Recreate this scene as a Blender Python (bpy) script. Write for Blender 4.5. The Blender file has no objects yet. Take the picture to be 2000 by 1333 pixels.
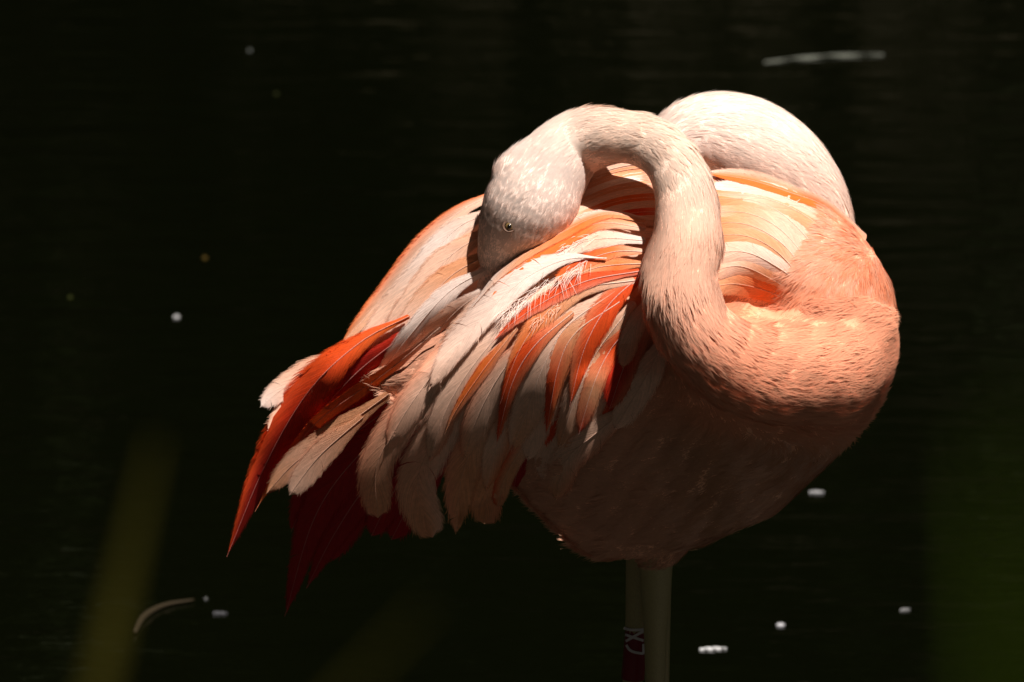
import bpy, math, random
import numpy as np
from mathutils import Vector, Matrix

# ------------------------------------------------------------------ camera, sky, sun, exposure
rng = np.random.default_rng(7)
random.seed(7)
scene = bpy.context.scene
S = 0.00045                      # metres per photo pixel at the bird
DIST = 6.0                       # camera to bird
PITCH = math.radians(14.0)
CENTRE = np.array([0.0, 0.0, 0.75])   # water level is z = 0
AX = np.array([1.0, 0.0, 0.0])
AU = np.array([0.0, math.sin(PITCH), math.cos(PITCH)])
AB = np.array([0.0, -math.cos(PITCH), math.sin(PITCH)])   # towards the camera
CAM = CENTRE + AB * DIST

cam_data = bpy.data.cameras.new("camera")
cam_data.sensor_width = 36.0
cam_data.lens = 36.0 * DIST / (2000 * S)
cam_data.clip_start = 0.05
cam_data.clip_end = 500
cam_data.dof.use_dof = True
cam_data.dof.focus_distance = DIST - 0.08
cam_data.dof.aperture_fstop = 14.0
cam_data.dof.aperture_blades = 9
cam = bpy.data.objects.new("camera", cam_data)
scene.collection.objects.link(cam)
cam.matrix_world = Matrix(((AX[0], AU[0], AB[0], CAM[0]), (AX[1], AU[1], AB[1], CAM[1]),
                           (AX[2], AU[2], AB[2], CAM[2]), (0, 0, 0, 1)))
scene.camera = cam

SUN_DIR = np.array([0.27, -0.33, 0.91])            # towards the sun
SUN_DIR = SUN_DIR / np.linalg.norm(SUN_DIR)
SUN_EL = math.asin(SUN_DIR[2])
world = bpy.data.worlds.new("World")
scene.world = world
world.use_nodes = True
wn = world.node_tree.nodes
bg = wn.get("Background") or wn.new("ShaderNodeBackground")
sky = wn.new("ShaderNodeTexSky")
sky.sky_type = 'NISHITA'
sky.sun_disc = False
sky.sun_elevation = SUN_EL
sky.sun_rotation = math.atan2(SUN_DIR[0], SUN_DIR[1])
world.node_tree.links.new(sky.outputs[0], bg.inputs[0])
bg.inputs[1].default_value = 0.0012   # exposed for full sun: open shade falls almost to black
sun_data = bpy.data.lights.new("sun", 'SUN')
sun_data.energy = 5.0
sun_data.angle = math.radians(0.5)
sun_data.color = (1.0, 0.93, 0.87)
sun = bpy.data.objects.new("sun", sun_data)
scene.collection.objects.link(sun)
sun.rotation_euler = Vector(SUN_DIR).to_track_quat('Z', 'Y').to_euler()
sun.location = (2, -3, 8)
scene.view_settings.view_transform = 'Standard'
scene.view_settings.look = 'None'
scene.view_settings.exposure = 0.64
scene.view_settings.gamma = 1.0
scene.view_settings.use_curve_mapping = False
scene.cycles.use_denoising = True
scene.cycles.max_bounces = 8
scene.cycles.transparent_max_bounces = 40

# ------------------------------------------------------------------ helpers
COL = scene.collection

def W(p):
    """photo pixel + depth (px, py, d towards camera in px) -> world, arrays (n,3)"""
    p = np.atleast_2d(np.asarray(p, float))
    d = p[:, 2] * S
    k = (DIST - d) / DIST
    x = (p[:, 0] - 1000.0) * S * k
    y = (666.5 - p[:, 1]) * S * k
    return CENTRE + x[:, None] * AX + y[:, None] * AU + d[:, None] * AB

def Wdir(v):
    v = np.atleast_2d(np.asarray(v, float))
    r = v[:, :1] * AX - v[:, 1:2] * AU + v[:, 2:3] * AB
    return r / (np.linalg.norm(r, axis=1, keepdims=True) + 1e-9)

def unit(v):
    return v / (np.linalg.norm(v, axis=-1, keepdims=True) + 1e-9)

def mesh_from(name, verts, faces, cols=None, uvs=None, normals=None, smooth=True):
    me = bpy.data.meshes.new(name)
    me.from_pydata([tuple(v) for v in verts], [], faces)
    finish(me, cols, uvs, normals, smooth)
    return me

def finish(me, cols, uvs, normals, smooth):
    if cols is not None:
        a = me.color_attributes.new("Col", 'FLOAT_COLOR', 'POINT')
        c = np.ones((len(me.vertices), 4), np.float32)
        c[:, :3] = cols
        a.data.foreach_set("color", c.ravel())
    if uvs is not None:
        ul = me.uv_layers.new(name="UVMap")
        li = np.zeros(len(me.loops), np.int32)
        me.loops.foreach_get("vertex_index", li)
        ul.data.foreach_set("uv", np.asarray(uvs, np.float32)[li].ravel())
    if smooth:
        me.polygons.foreach_set("use_smooth", np.ones(len(me.polygons), bool))
    me.update()
    if normals is not None:
        me.normals_split_custom_set_from_vertices([tuple(n) for n in normals])

def mesh_np(name, verts, loops, totals, cols=None, uvs=None, normals=None):
    me = bpy.data.meshes.new(name)
    me.vertices.add(len(verts))
    me.vertices.foreach_set("co", np.asarray(verts, np.float32).ravel())
    me.loops.add(len(loops))
    me.loops.foreach_set("vertex_index", np.asarray(loops, np.int32))
    me.polygons.add(len(totals))
    st = np.concatenate([[0], np.cumsum(totals)[:-1]]).astype(np.int32)
    me.polygons.foreach_set("loop_start", st)
    me.update(calc_edges=True)
    finish(me, cols, uvs, normals, True)
    return me

def link(name, me, mat=None, parent=None, **props):
    o = bpy.data.objects.new(name, me)
    COL.objects.link(o)
    if mat is not None and me is not None:
        if len(me.materials) == 0:
            me.materials.append(mat)
    if parent is not None:
        o.parent = parent
        o.matrix_parent_inverse = parent_inv(parent)
    for k, v in props.items():
        o[k] = v
    return o

def parent_inv(p):
    # roots carry only a location; parts keep their vertices in world space
    return Matrix.Identity(4) if p.parent is not None else p.matrix_basis.inverted()

def spline(pts, n):
    """Catmull-Rom through rows of pts, n samples"""
    p = np.asarray(pts, float)
    if len(p) == 2:
        t = np.linspace(0, 1, n)[:, None]
        return p[0] * (1 - t) + p[1] * t
    q = np.vstack([2 * p[0] - p[1], p, 2 * p[-1] - p[-2]])
    seg = np.linalg.norm(np.diff(p[:, :2], axis=0), axis=1)
    cum = np.concatenate([[0], np.cumsum(seg)]) / seg.sum()
    out = []
    for t in np.linspace(0, 1, n):
        i = min(max(np.searchsorted(cum, t, side='right') - 1, 0), len(p) - 2)
        u = (t - cum[i]) / max(cum[i + 1] - cum[i], 1e-9)
        a, b, c, d = q[i], q[i + 1], q[i + 2], q[i + 3]
        out.append(0.5 * (2 * b + (c - a) * u + (2 * a - 5 * b + 4 * c - d) * u * u + (3 * b - a - 3 * c + d) * u ** 3))
    return np.array(out)

def tube(path, n_len, n_ring, closed=True):
    """path rows (x,y,z,r) in photo-pixel space or world; returns verts, faces"""
    P = spline(path, n_len)
    c, r = P[:, :3], P[:, 3]
    T = unit(np.gradient(c, axis=0))
    ref = np.array([0, 0, 1.0])
    v, f = [], []
    up = unit(ref - T[0] * (ref @ T[0]))
    for i in range(n_len):
        up = unit(up - T[i] * (up @ T[i]))
        sd = np.cross(T[i], up)
        for k in range(n_ring):
            a = 2 * math.pi * k / n_ring
            v.append(c[i] + r[i] * (math.cos(a) * up + math.sin(a) * sd))
    for i in range(n_len - 1):
        for k in range(n_ring):
            k2 = (k + 1) % n_ring
            f.append((i * n_ring + k, i * n_ring + k2, (i + 1) * n_ring + k2, (i + 1) * n_ring + k))
    if closed:
        f.append(tuple(range(n_ring))[::-1])
        f.append(tuple((n_len - 1) * n_ring + k for k in range(n_ring)))
    return np.array(v), f

# ------------------------------------------------------------------ materials
def new_mat(name):
    m = bpy.data.materials.new(name)
    m.use_nodes = True
    nt = m.node_tree
    b = nt.nodes.get("Principled BSDF")
    return m, nt, b

def attr_mat(name, rough=0.75, translucent=0.0, noise_scale=60.0, noise_amt=0.12, barbs=False, sheen=0.0, cover=1.0):
    m, nt, b = new_mat(name)
    N, L = nt.nodes, nt.links
    at = N.new("ShaderNodeAttribute"); at.attribute_name = "Col"
    no = N.new("ShaderNodeTexNoise"); no.inputs["Scale"].default_value = noise_scale
    no.inputs["Detail"].default_value = 3
    mr = N.new("ShaderNodeMapRange")
    mr.inputs[3].default_value = 1 - noise_amt; mr.inputs[4].default_value = 1 + noise_amt
    mr.inputs[1].default_value = 0.25; mr.inputs[2].default_value = 0.75
    L.new(no.outputs[0], mr.inputs[0])
    mul = N.new("ShaderNodeVectorMath"); mul.operation = 'MULTIPLY'
    L.new(at.outputs[0], mul.inputs[0]); L.new(mr.outputs[0], mul.inputs[1])
    col = mul.outputs[0]
    if barbs:
        uv = N.new("ShaderNodeUVMap"); uv.uv_map = "UVMap"
        sep = N.new("ShaderNodeSeparateXYZ"); L.new(uv.outputs[0], sep.inputs[0])
        ab = N.new("ShaderNodeMath"); ab.operation = 'ABSOLUTE'; L.new(sep.outputs[0], ab.inputs[0])
        # barbs run obliquely from the shaft to the edge
        k = N.new("ShaderNodeMath"); k.operation = 'MULTIPLY_ADD'
        L.new(ab.outputs[0], k.inputs[0]); k.inputs[1].default_value = -0.9; L.new(sep.outputs[1], k.inputs[2])
        cb = N.new("ShaderNodeCombineXYZ"); L.new(k.outputs[0], cb.inputs[0])
        s1 = N.new("ShaderNodeMath"); s1.operation = 'MULTIPLY'; L.new(sep.outputs[0], s1.inputs[0]); s1.inputs[1].default_value = 0.06
        L.new(s1.outputs[0], cb.inputs[1])
        oi = N.new("ShaderNodeObjectInfo"); L.new(oi.outputs["Random"], cb.inputs[2])
        n2 = N.new("ShaderNodeTexNoise"); n2.inputs["Scale"].default_value = 26; n2.inputs["Detail"].default_value = 4
        n2.inputs["Roughness"].default_value = 0.65
        L.new(cb.outputs[0], n2.inputs["Vector"])
        m2 = N.new("ShaderNodeMapRange"); m2.inputs[1].default_value = 0.3; m2.inputs[2].default_value = 0.7
        m2.inputs[3].default_value = 0.72; m2.inputs[4].default_value = 1.16
        L.new(n2.outputs[0], m2.inputs[0])
        mu2 = N.new("ShaderNodeVectorMath"); mu2.operation = 'MULTIPLY'
        L.new(col, mu2.inputs[0]); L.new(m2.outputs[0], mu2.inputs[1]); col = mu2.outputs[0]
        bp = N.new("ShaderNodeBump"); bp.inputs["Strength"].default_value = 0.35; bp.inputs["Distance"].default_value = 0.002
        L.new(n2.outputs[0], bp.inputs["Height"]); L.new(bp.outputs[0], b.inputs["Normal"])
    L.new(col, b.inputs["Base Color"])
    if barbs:
        # loose barb ends: the vane thins out into separate strands at its margin
        m3 = N.new("ShaderNodeMapRange"); m3.inputs[1].default_value = 0.70; m3.inputs[2].default_value = 1.02
        m3.inputs[3].default_value = 0.0; m3.inputs[4].default_value = 1.0
        L.new(ab.outputs[0], m3.inputs[0])
        n3 = N.new("ShaderNodeTexNoise"); n3.inputs["Scale"].default_value = 60; n3.inputs["Detail"].default_value = 2
        L.new(cb.outputs[0], n3.inputs["Vector"])
        m4 = N.new("ShaderNodeMapRange"); m4.inputs[1].default_value = 0.3; m4.inputs[2].default_value = 0.7
        L.new(n3.outputs[0], m4.inputs[0])
        lt = N.new("ShaderNodeMath"); lt.operation = 'SUBTRACT'; L.new(m4.outputs[0], lt.inputs[0]); L.new(m3.outputs[0], lt.inputs[1])
        m5 = N.new("ShaderNodeMapRange"); m5.inputs[1].default_value = -0.25; m5.inputs[2].default_value = 0.05
        L.new(lt.outputs[0], m5.inputs[0])
        L.new(m5.outputs[0], b.inputs["Alpha"])
        alpha_out = m5.outputs[0]
    b.inputs["Roughness"].default_value = rough
    b.inputs["Specular IOR Level"].default_value = 0.25
    if sheen:
        b.inputs["Sheen Weight"].default_value = sheen
        b.inputs["Sheen Roughness"].default_value = 0.5
    if translucent:
        tr = N.new("ShaderNodeBsdfTranslucent"); L.new(col, tr.inputs[0])
        mx = N.new("ShaderNodeMixShader"); mx.inputs[0].default_value = translucent
        out = N.get("Material Output")
        L.new(b.outputs[0], mx.inputs[1]); L.new(tr.outputs[0], mx.inputs[2])
        if barbs:
            tp_ = N.new("ShaderNodeBsdfTransparent"); ma = N.new("ShaderNodeMixShader")
            for l_ in list(b.inputs["Alpha"].links): L.remove(l_)
            L.new(alpha_out, ma.inputs[0]); L.new(tp_.outputs[0], ma.inputs[1]); L.new(mx.outputs[0], ma.inputs[2])
            L.new(ma.outputs[0], out.inputs[0])
        elif cover < 1:
            # down is porous: light filters between the barbules
            tp_ = N.new("ShaderNodeBsdfTransparent"); ma = N.new("ShaderNodeMixShader"); ma.inputs[0].default_value = cover
            L.new(tp_.outputs[0], ma.inputs[1]); L.new(mx.outputs[0], ma.inputs[2]); L.new(ma.outputs[0], out.inputs[0])
        else:
            L.new(mx.outputs[0], out.inputs[0])
    return m

def plain_mat(name, color, rough=0.5, spec=0.4, noise=0.2, scale=30):
    m, nt, b = new_mat(name)
    N, L = nt.nodes, nt.links
    no = N.new("ShaderNodeTexNoise"); no.inputs["Scale"].default_value = scale; no.inputs["Detail"].default_value = 5
    cr = N.new("ShaderNodeValToRGB")
    cr.color_ramp.elements[0].position = 0.3; cr.color_ramp.elements[1].position = 0.7
    cr.color_ramp.elements[0].color = tuple(c * (1 - noise) for c in color) + (1,)
    cr.color_ramp.elements[1].color = tuple(min(1, c * (1 + noise)) for c in color) + (1,)
    L.new(no.outputs[0], cr.inputs[0]); L.new(cr.outputs[0], b.inputs["Base Color"])
    b.inputs["Roughness"].default_value = rough
    b.inputs["Specular IOR Level"].default_value = spec
    return m

MAT_DOWN = attr_mat("down_plumage", 0.85, 0.15, 120, 0.06, cover=0.5)
MAT_BARB = attr_mat("loose_barb", 0.8, 0.2, 120, 0.06, cover=0.75)
MAT_SKIN = attr_mat("body_plumage", 0.85, 0.0, 90, 0.12)
MAT_FEATHER = attr_mat("vaned_feather", 0.6, 0.16, 25, 0.10, barbs=True)
MAT_LEG = plain_mat("leg_skin", (0.36, 0.31, 0.14), 0.45, 0.5, 0.25, 220)
MAT_BAND = plain_mat("red_band", (0.20, 0.012, 0.02), 0.3, 0.5, 0.08, 60)
MAT_INK = plain_mat("white_ink", (0.62, 0.60, 0.60), 0.5, 0.3, 0.05, 60)
MAT_BILL = plain_mat("bill_horn", (0.10, 0.06, 0.05), 0.35, 0.5, 0.3, 80)
MAT_IRIS = plain_mat("iris", (0.16, 0.10, 0.035), 0.2, 0.5, 0.2, 300)
MAT_PUPIL = plain_mat("pupil", (0.004, 0.004, 0.004), 0.08, 0.5, 0.0, 10)
MAT_LID = plain_mat("eye_ring", (0.16, 0.09, 0.06), 0.6, 0.3, 0.2, 300)
MAT_FLOAT = attr_mat("floating_down", 0.8, 0.2, 200, 0.1)
MAT_REED = plain_mat("reed_leaf", (0.025, 0.022, 0.003), 0.95, 0.03, 0.35, 20)
MAT_GREEN = plain_mat("fresh_leaf", (0.052, 0.090, 0.001), 0.95, 0.03, 0.3, 20)
MAT_BANK = plain_mat("bank_soil", (0.035, 0.03, 0.018), 0.95, 0.1, 0.4, 4)
MAT_LEAF = plain_mat("woodland_leaf", (0.035, 0.055, 0.012), 0.6, 0.2, 0.5, 0.8)
MAT_TWIG = plain_mat("twig_bark", (0.022, 0.015, 0.006), 0.8, 0.2, 0.3, 60)

# pond water: opaque, dark, faintly rippled
MAT_WATER, nt, b = new_mat("pond_water")
b.inputs["Base Color"].default_value = (0.0014, 0.0018, 0.0005, 1)
b.inputs["Roughness"].default_value = 0.06
b.inputs["IOR"].default_value = 1.333
tc = nt.nodes.new("ShaderNodeTexCoord"); mp = nt.nodes.new("ShaderNodeMapping")
mp.inputs["Scale"].default_value = (2.2, 6.0, 1)
nz = nt.nodes.new("ShaderNodeTexNoise"); nz.inputs["Scale"].default_value = 2.0; nz.inputs["Detail"].default_value = 4
bp = nt.nodes.new("ShaderNodeBump"); bp.inputs["Strength"].default_value = 0.14; bp.inputs["Distance"].default_value = 0.03
nt.links.new(tc.outputs["Object"], mp.inputs[0]); nt.links.new(mp.outputs[0], nz.inputs["Vector"])
nt.links.new(nz.outputs[0], bp.inputs["Height"]); nt.links.new(bp.outputs[0], b.inputs["Normal"])

# ------------------------------------------------------------------ setting: pond, beds, banks
def grid(name, x0, x1, y0, y1, nx, ny, zf, mat, **props):
    xs, ys = np.linspace(x0, x1, nx), np.linspace(y0, y1, ny)
    v = [(x, y, zf(x, y)) for y in ys for x in xs]
    f = [(j * nx + i, j * nx + i + 1, (j + 1) * nx + i + 1, (j + 1) * nx + i) for j in range(ny - 1) for i in range(nx - 1)]
    return link(name, mesh_from(name, v, f), mat, **props)

grid("water", -40, 40, -4.2, 16.0, 2, 2, lambda x, y: 0.0, MAT_WATER, kind="structure")

def ground_z(x, y):
    n = 0.12 * math.sin(1.3 * x + 0.7 * y) + 0.08 * math.sin(2.9 * x - 1.1 * y)
    if y < -2.6:
        t = min(1.0, (-2.6 - y) / 2.6)
        z = -0.22 + 1.25 * (t * t * (3 - 2 * t))
        return z + 0.35 * n * t
    if y > 11.5:
        t = min(1.0, (y - 11.5) / 14.0)
        return -0.22 + 7.5 * t ** 0.8 + n * t * 2
    return -0.22
grid("ground", -120, 120, -60, 160, 161, 201, ground_z, MAT_BANK, kind="structure")

# far woodland edge: one leafy mass that the pond mirrors
def leaf_mass(n, cx, cy, cz, sx, sy, sz, size):
    c = np.stack([rng.uniform(-1, 1, n) * sx + cx, rng.uniform(-1, 1, n) * sy + cy, cz + rng.random(n) ** 0.8 * sz], 1)
    c[:, 2] *= 0.7 + 0.3 * np.sin(c[:, 0] * 0.9) * np.sin(c[:, 0] * 0.37 + 1)
    a = unit(rng.normal(size=(n, 3))); b_ = unit(np.cross(a, rng.normal(size=(n, 3))))
    s = size * rng.uniform(0.6, 1.3, (n, 1))
    v = np.stack([c - a * s, c + b_ * s * 0.45, c + a * s, c - b_ * s * 0.45], 1).reshape(-1, 3)
    return v
lv = np.vstack([leaf_mass(34000, 0, 19.5, 0.4, 30, 3.0, 9, 0.26), leaf_mass(46000, 0, 16.5, 5.0, 30, 6.0, 5, 0.30)])  # second layer added as an overhang that shades the leaves below
lo = np.arange(len(lv))
link("woodland", mesh_np("woodland", lv, lo, np.full(len(lv) // 4, 4)), MAT_LEAF, kind="stuff",
     label="dense dark green woodland edge mirrored in the far pond", category="woodland")
# ------------------------------------------------------------------ flamingo body
def lerp_tab(tab, x, col):
    t = np.asarray(tab, float)
    return np.interp(x, t[:, 0], t[:, col])

# torso stations: px, top, bottom, half depth
TORSO = [(730, 715, 750, 6), (770, 690, 775, 20), (830, 640, 815, 42), (900, 565, 880, 72), (980, 530, 915, 96),
         (1050, 410, 992, 150), (1110, 355, 1060, 175), (1150, 345, 1084, 182), (1190, 340, 1096, 186), (1250, 333, 1090, 192), (1350, 332, 1072, 196),
         (1450, 340, 1036, 194), (1540, 364, 990, 184), (1620, 408, 928, 162), (1680, 456, 862, 146),
         (1720, 512, 812, 116), (1745, 570, 765, 78), (1756, 640, 690, 12)]

def torso_depth(px, py):
    px = np.asarray(px, float); py = np.asarray(py, float)
    t, bt, h = lerp_tab(TORSO, px, 1), lerp_tab(TORSO, px, 2), lerp_tab(TORSO, px, 3)
    k = (py - (t + bt) / 2) / ((bt - t) / 2)
    return h * keel(k) - pit(px, py)

def pit(px, py):
    """hollow between the neck root and the folded wing"""
    return 70 * np.exp(-(((px - 1482) / 62.0) ** 2 + ((py - 596) / 55.0) ** 2))

def keel(k):
    """front profile of the trunk: round above, narrowing to a keel below"""
    k = np.clip(k, -1, 1)
    up = np.sqrt(np.clip(1 - k * k, 0, 1))
    lo = 1 - 0.97 * np.clip((k - 0.06) / 0.94, 0, 1) ** 1.18
    return np.where(k < 0, up, np.minimum(lo, np.sqrt(np.clip(1 - np.abs(k) ** 5, 0, 1))))

def torso_mesh(tab, d0, nr=40, nx=46, sx=None):
    xs = np.linspace(tab[0][0], tab[-1][0], nx)
    xs = tab[0][0] + (tab[-1][0] - tab[0][0]) * (0.5 - 0.5 * np.cos(np.pi * np.linspace(0, 1, nx)))
    v, f = [], []
    for x in xs:
        t, bt, h = (float(lerp_tab(tab, x, c)) for c in (1, 2, 3))
        for k in range(nr):
            a = 2 * math.pi * k / nr
            yy = -math.cos(a)
            v.append((x, (t + bt) / 2 + (bt - t) / 2 * yy, d0 + h * float(keel(yy)) * (1 if math.sin(a) >= 0 else -1)))
    for i in range(nx - 1):
        for k in range(nr):
            k2 = (k + 1) % nr
            f.append((i * nr + k, i * nr + k2, (i + 1) * nr + k2, (i + 1) * nr + k))
    f.append(tuple(range(nr))[::-1]); f.append(tuple((nx - 1) * nr + k for k in range(nr)))
    return np.array(v), f

# neck from the head to the breast: px, py, d, radius
NECK = [(956, 592, 46, 24), (962, 550, 50, 33), (976, 515, 60, 47), (1003, 462, 82, 75), (1036, 402, 110, 92), (1072, 338, 112, 82), (1125, 283, 108, 66),
        (1200, 266, 148, 55), (1262, 277, 182, 52), (1308, 315, 212, 54), (1338, 380, 232, 59), (1340, 460, 260, 70), (1328, 540, 284, 74),
        (1350, 628, 288, 76), (1408, 694, 262, 82), (1480, 728, 222, 90), (1560, 736, 172, 98), (1622, 724, 104, 104), (1650, 690, 26, 84)]

def fuse(name, pieces, voxel=0.0021, smooth=7):
    vs, fs, o = [], [], 0
    for v, f in pieces:
        vs.append(W(v)); fs += [tuple(i + o for i in q) for q in f]; o += len(v)
    me = mesh_from(name + "_raw", np.vstack(vs), fs)
    ob = bpy.data.objects.new(name + "_raw", me); COL.objects.link(ob)
    r = ob.modifiers.new("r", 'REMESH'); r.mode = 'VOXEL'; r.voxel_size = voxel
    s_ = ob.modifiers.new("s", 'SMOOTH'); s_.factor = 0.5; s_.iterations = smooth
    dg = bpy.context.evaluated_depsgraph_get()
    out = bpy.data.meshes.new_from_object(ob.evaluated_get(dg))
    out.name = name
    bpy.data.objects.remove(ob); bpy.data.meshes.remove(me)
    out.polygons.foreach_set("use_smooth", np.ones(len(out.polygons), bool))
    return out

def to_px(w):
    """world -> photo pixel space"""
    q = np.atleast_2d(w) - CENTRE
    d = q @ AB
    k = (DIST - d) / DIST
    return np.stack([1000 + (q @ AX) / (S * k), 666.5 - (q @ AU) / (S * k), d / S], 1)

def mesh_arrays(me):
    v = np.zeros(len(me.vertices) * 3); me.vertices.foreach_get("co", v); v = v.reshape(-1, 3)
    n = np.zeros(len(me.vertices) * 3); me.vertices.foreach_get("normal", n); n = n.reshape(-1, 3)
    me.calc_loop_triangles()
    t = np.zeros(len(me.loop_triangles) * 3, np.int32); me.loop_triangles.foreach_get("vertices", t)
    return v, n, t.reshape(-1, 3)

def sample(me, n):
    v, nn, t = mesh_arrays(me)
    a, b_, c = v[t[:, 0]], v[t[:, 1]], v[t[:, 2]]
    ar = np.linalg.norm(np.cross(b_ - a, c - a), axis=1)
    i = rng.choice(len(t), n, p=ar / ar.sum())
    r1, r2 = np.sqrt(rng.random((n, 1))), rng.random((n, 1))
    p = (1 - r1) * a[i] + r1 * (1 - r2) * b_[i] + r1 * r2 * c[i]
    m = unit((1 - r1) * nn[t[i, 0]] + r1 * (1 - r2) * nn[t[i, 1]] + r1 * r2 * nn[t[i, 2]])
    return p, m

def strips(name, root, f, n, length, width, lift, curl, col, tipcol=None, nmix=0.55, mat=None, parent=None):
    """thin tapered barbs, all arrays in world metres"""
    N = len(root)
    f = unit(f - n * np.sum(f * n, 1, keepdims=True))
    side = np.cross(f, n)
    L_, w_ = length[:, None], width[:, None]
    li, cu = lift[:, None], curl[:, None]
    def at(t):
        return root + f * L_ * t + n * L_ * (li * t - cu * t * t)
    p0, p1, p2 = at(0.0) - n * 0.001, at(0.5), at(1.0)
    V = np.stack([p0 - side * w_ * .5, p0 + side * w_ * .5, p1 - side * w_ * .42, p1 + side * w_ * .42, p2], 1).reshape(-1, 3)
    base = np.arange(N)[:, None] * 5
    loops = (base + np.array([0, 1, 3, 2, 2, 3, 4])).ravel()
    tot = np.tile([4, 3], N)
    fn = unit(n * 1.0 - f * (li - 0.5 * cu))
    nv = unit(n * nmix + fn * (1 - nmix))
    nv = np.repeat(nv, 5, axis=0)
    tipcol = col if tipcol is None else tipcol
    C = np.stack([col, col, col * .5 + tipcol * .5, col * .5 + tipcol * .5, tipcol], 1).reshape(-1, 3)
    me = mesh_np(name, V, loops, tot, cols=C, normals=nv)
    return link(name, me, mat or MAT_DOWN, parent, kind="stuff")

def tufts(root, f, n, k, spread, conv):
    """turn tuft centres into k barbs each that lean to a common tip"""
    N = len(root)
    f = unit(f - n * np.sum(f * n, 1, keepdims=True))
    side = np.cross(f, n)
    a = rng.normal(size=(N, k, 1)); b_ = rng.normal(size=(N, k, 1)) * 0.8
    sp = spread[:, None, None]
    r = root[:, None] + side[:, None] * a * sp + f[:, None] * b_ * sp
    ff = f[:, None] - side[:, None] * a * conv
    nn = np.repeat(n[:, None], k, 1)
    return r.reshape(-1, 3), unit(ff.reshape(-1, 3)), nn.reshape(-1, 3)

WHITE = np.array([0.89, 0.72, 0.63]); CREAM = np.array([0.87, 0.66, 0.53]); PALE = np.array([0.87, 0.54, 0.39])
PINK = np.array([0.80, 0.42, 0.27]); SALMON = np.array([0.84, 0.36, 0.20]); PEACH = np.array([0.80, 0.36, 0.18])
ORANGE = np.array([0.87, 0.18, 0.03]); REDO = np.array([0.82, 0.085, 0.012]); RED = np.array([0.62, 0.03, 0.008])
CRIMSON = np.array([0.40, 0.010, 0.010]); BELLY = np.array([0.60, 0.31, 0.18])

def vnoise(p, s, seed):
    """cheap smooth noise from a few sines"""
    r = np.random.default_rng(seed)
    out = 0
    for _ in range(5):
        k = r.normal(size=3) * s
        out = out + np.sin(p @ k + r.random() * 6.28)
    return out / 5 ** .5 / 1.2

def neck_lookup(pp, neck, n=160):
    P = spline(neck, n)
    T = unit(np.gradient(P[:, :3], axis=0))
    best = np.full(len(pp), 1e9); idx = np.zeros(len(pp), int)
    for i in range(n):
        q = np.linalg.norm(pp - P[i, :3], axis=1) / P[i, 3]
        m = q < best
        best[m] = q[m]; idx[m] = i
    return best, idx / (n - 1.0), T[idx]

def mixc(a, b_, t):
    t = np.clip(t, 0, 1)[:, None]
    return a * (1 - t) + b_ * t

def sstep(a, b_, x):
    t = np.clip((x - a) / (b_ - a), 0, 1)
    return t * t * (3 - 2 * t)

def body_color(pp, neck):
    q, t, _ = neck_lookup(pp, neck)
    on = 1 - sstep(1.15, 1.6, q)
    nk = mixc(np.tile(WHITE * 0.97, (len(pp), 1)), np.tile(CREAM, (len(pp), 1)), sstep(0.20, 0.36, t))
    nk = mixc(nk, np.tile(PALE, (len(pp), 1)), sstep(0.48, 0.62, t))
    nk = mixc(nk, np.tile(SALMON * .85 + PALE * .15, (len(pp), 1)), sstep(0.60, 0.80, t))
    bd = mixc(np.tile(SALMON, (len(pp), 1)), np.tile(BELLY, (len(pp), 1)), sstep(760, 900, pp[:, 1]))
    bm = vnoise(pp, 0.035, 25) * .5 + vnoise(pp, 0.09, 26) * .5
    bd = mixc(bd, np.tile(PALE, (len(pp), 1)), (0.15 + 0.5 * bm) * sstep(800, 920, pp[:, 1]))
    mot = (vnoise(pp, 0.06, 21) + vnoise(pp, 0.13, 22)) * .5
    bd = mixc(bd, np.tile(PALE, (len(pp), 1)), (0.16 + 0.45 * mot) * sstep(1400, 1550, pp[:, 0]))
    bd = mixc(bd, np.tile(PALE * .8 + PEACH * .2, (len(pp), 1)), .75 * sstep(580, 470, pp[:, 1]) * sstep(1690, 1600, pp[:, 0]))
    bd = mixc(bd, np.tile(PINK, (len(pp), 1)), sstep(1450, 1150, pp[:, 0]))
    return mixc(bd, nk, on)

def body_flow(pp, neck):
    q, t, T = neck_lookup(pp, neck)
    on = (1 - sstep(1.1, 1.9, q))[:, None]
    x, y = pp[:, 0], pp[:, 1]
    base = np.stack([-np.ones(len(pp)), 0.28 + 0 * x, 0 * x], 1)
    br = sstep(1480, 1680, x)[:, None]
    base = base * (1 - br) + np.array([-0.45, 1.0, 0.1]) * br
    bk = sstep(560, 430, y)[:, None]
    base = base * (1 - bk) + np.array([-1.0, 0.12, 0.0]) * bk
    return unit(base * (1 - on) + T * on), on[:, 0], t

def set_body_colors(me, neck):
    v, n, t = mesh_arrays(me)
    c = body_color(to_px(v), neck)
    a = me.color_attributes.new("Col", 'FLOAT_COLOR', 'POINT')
    cc = np.ones((len(v), 4), np.float32); cc[:, :3] = c
    a.data.foreach_set("color", cc.ravel())

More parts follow.
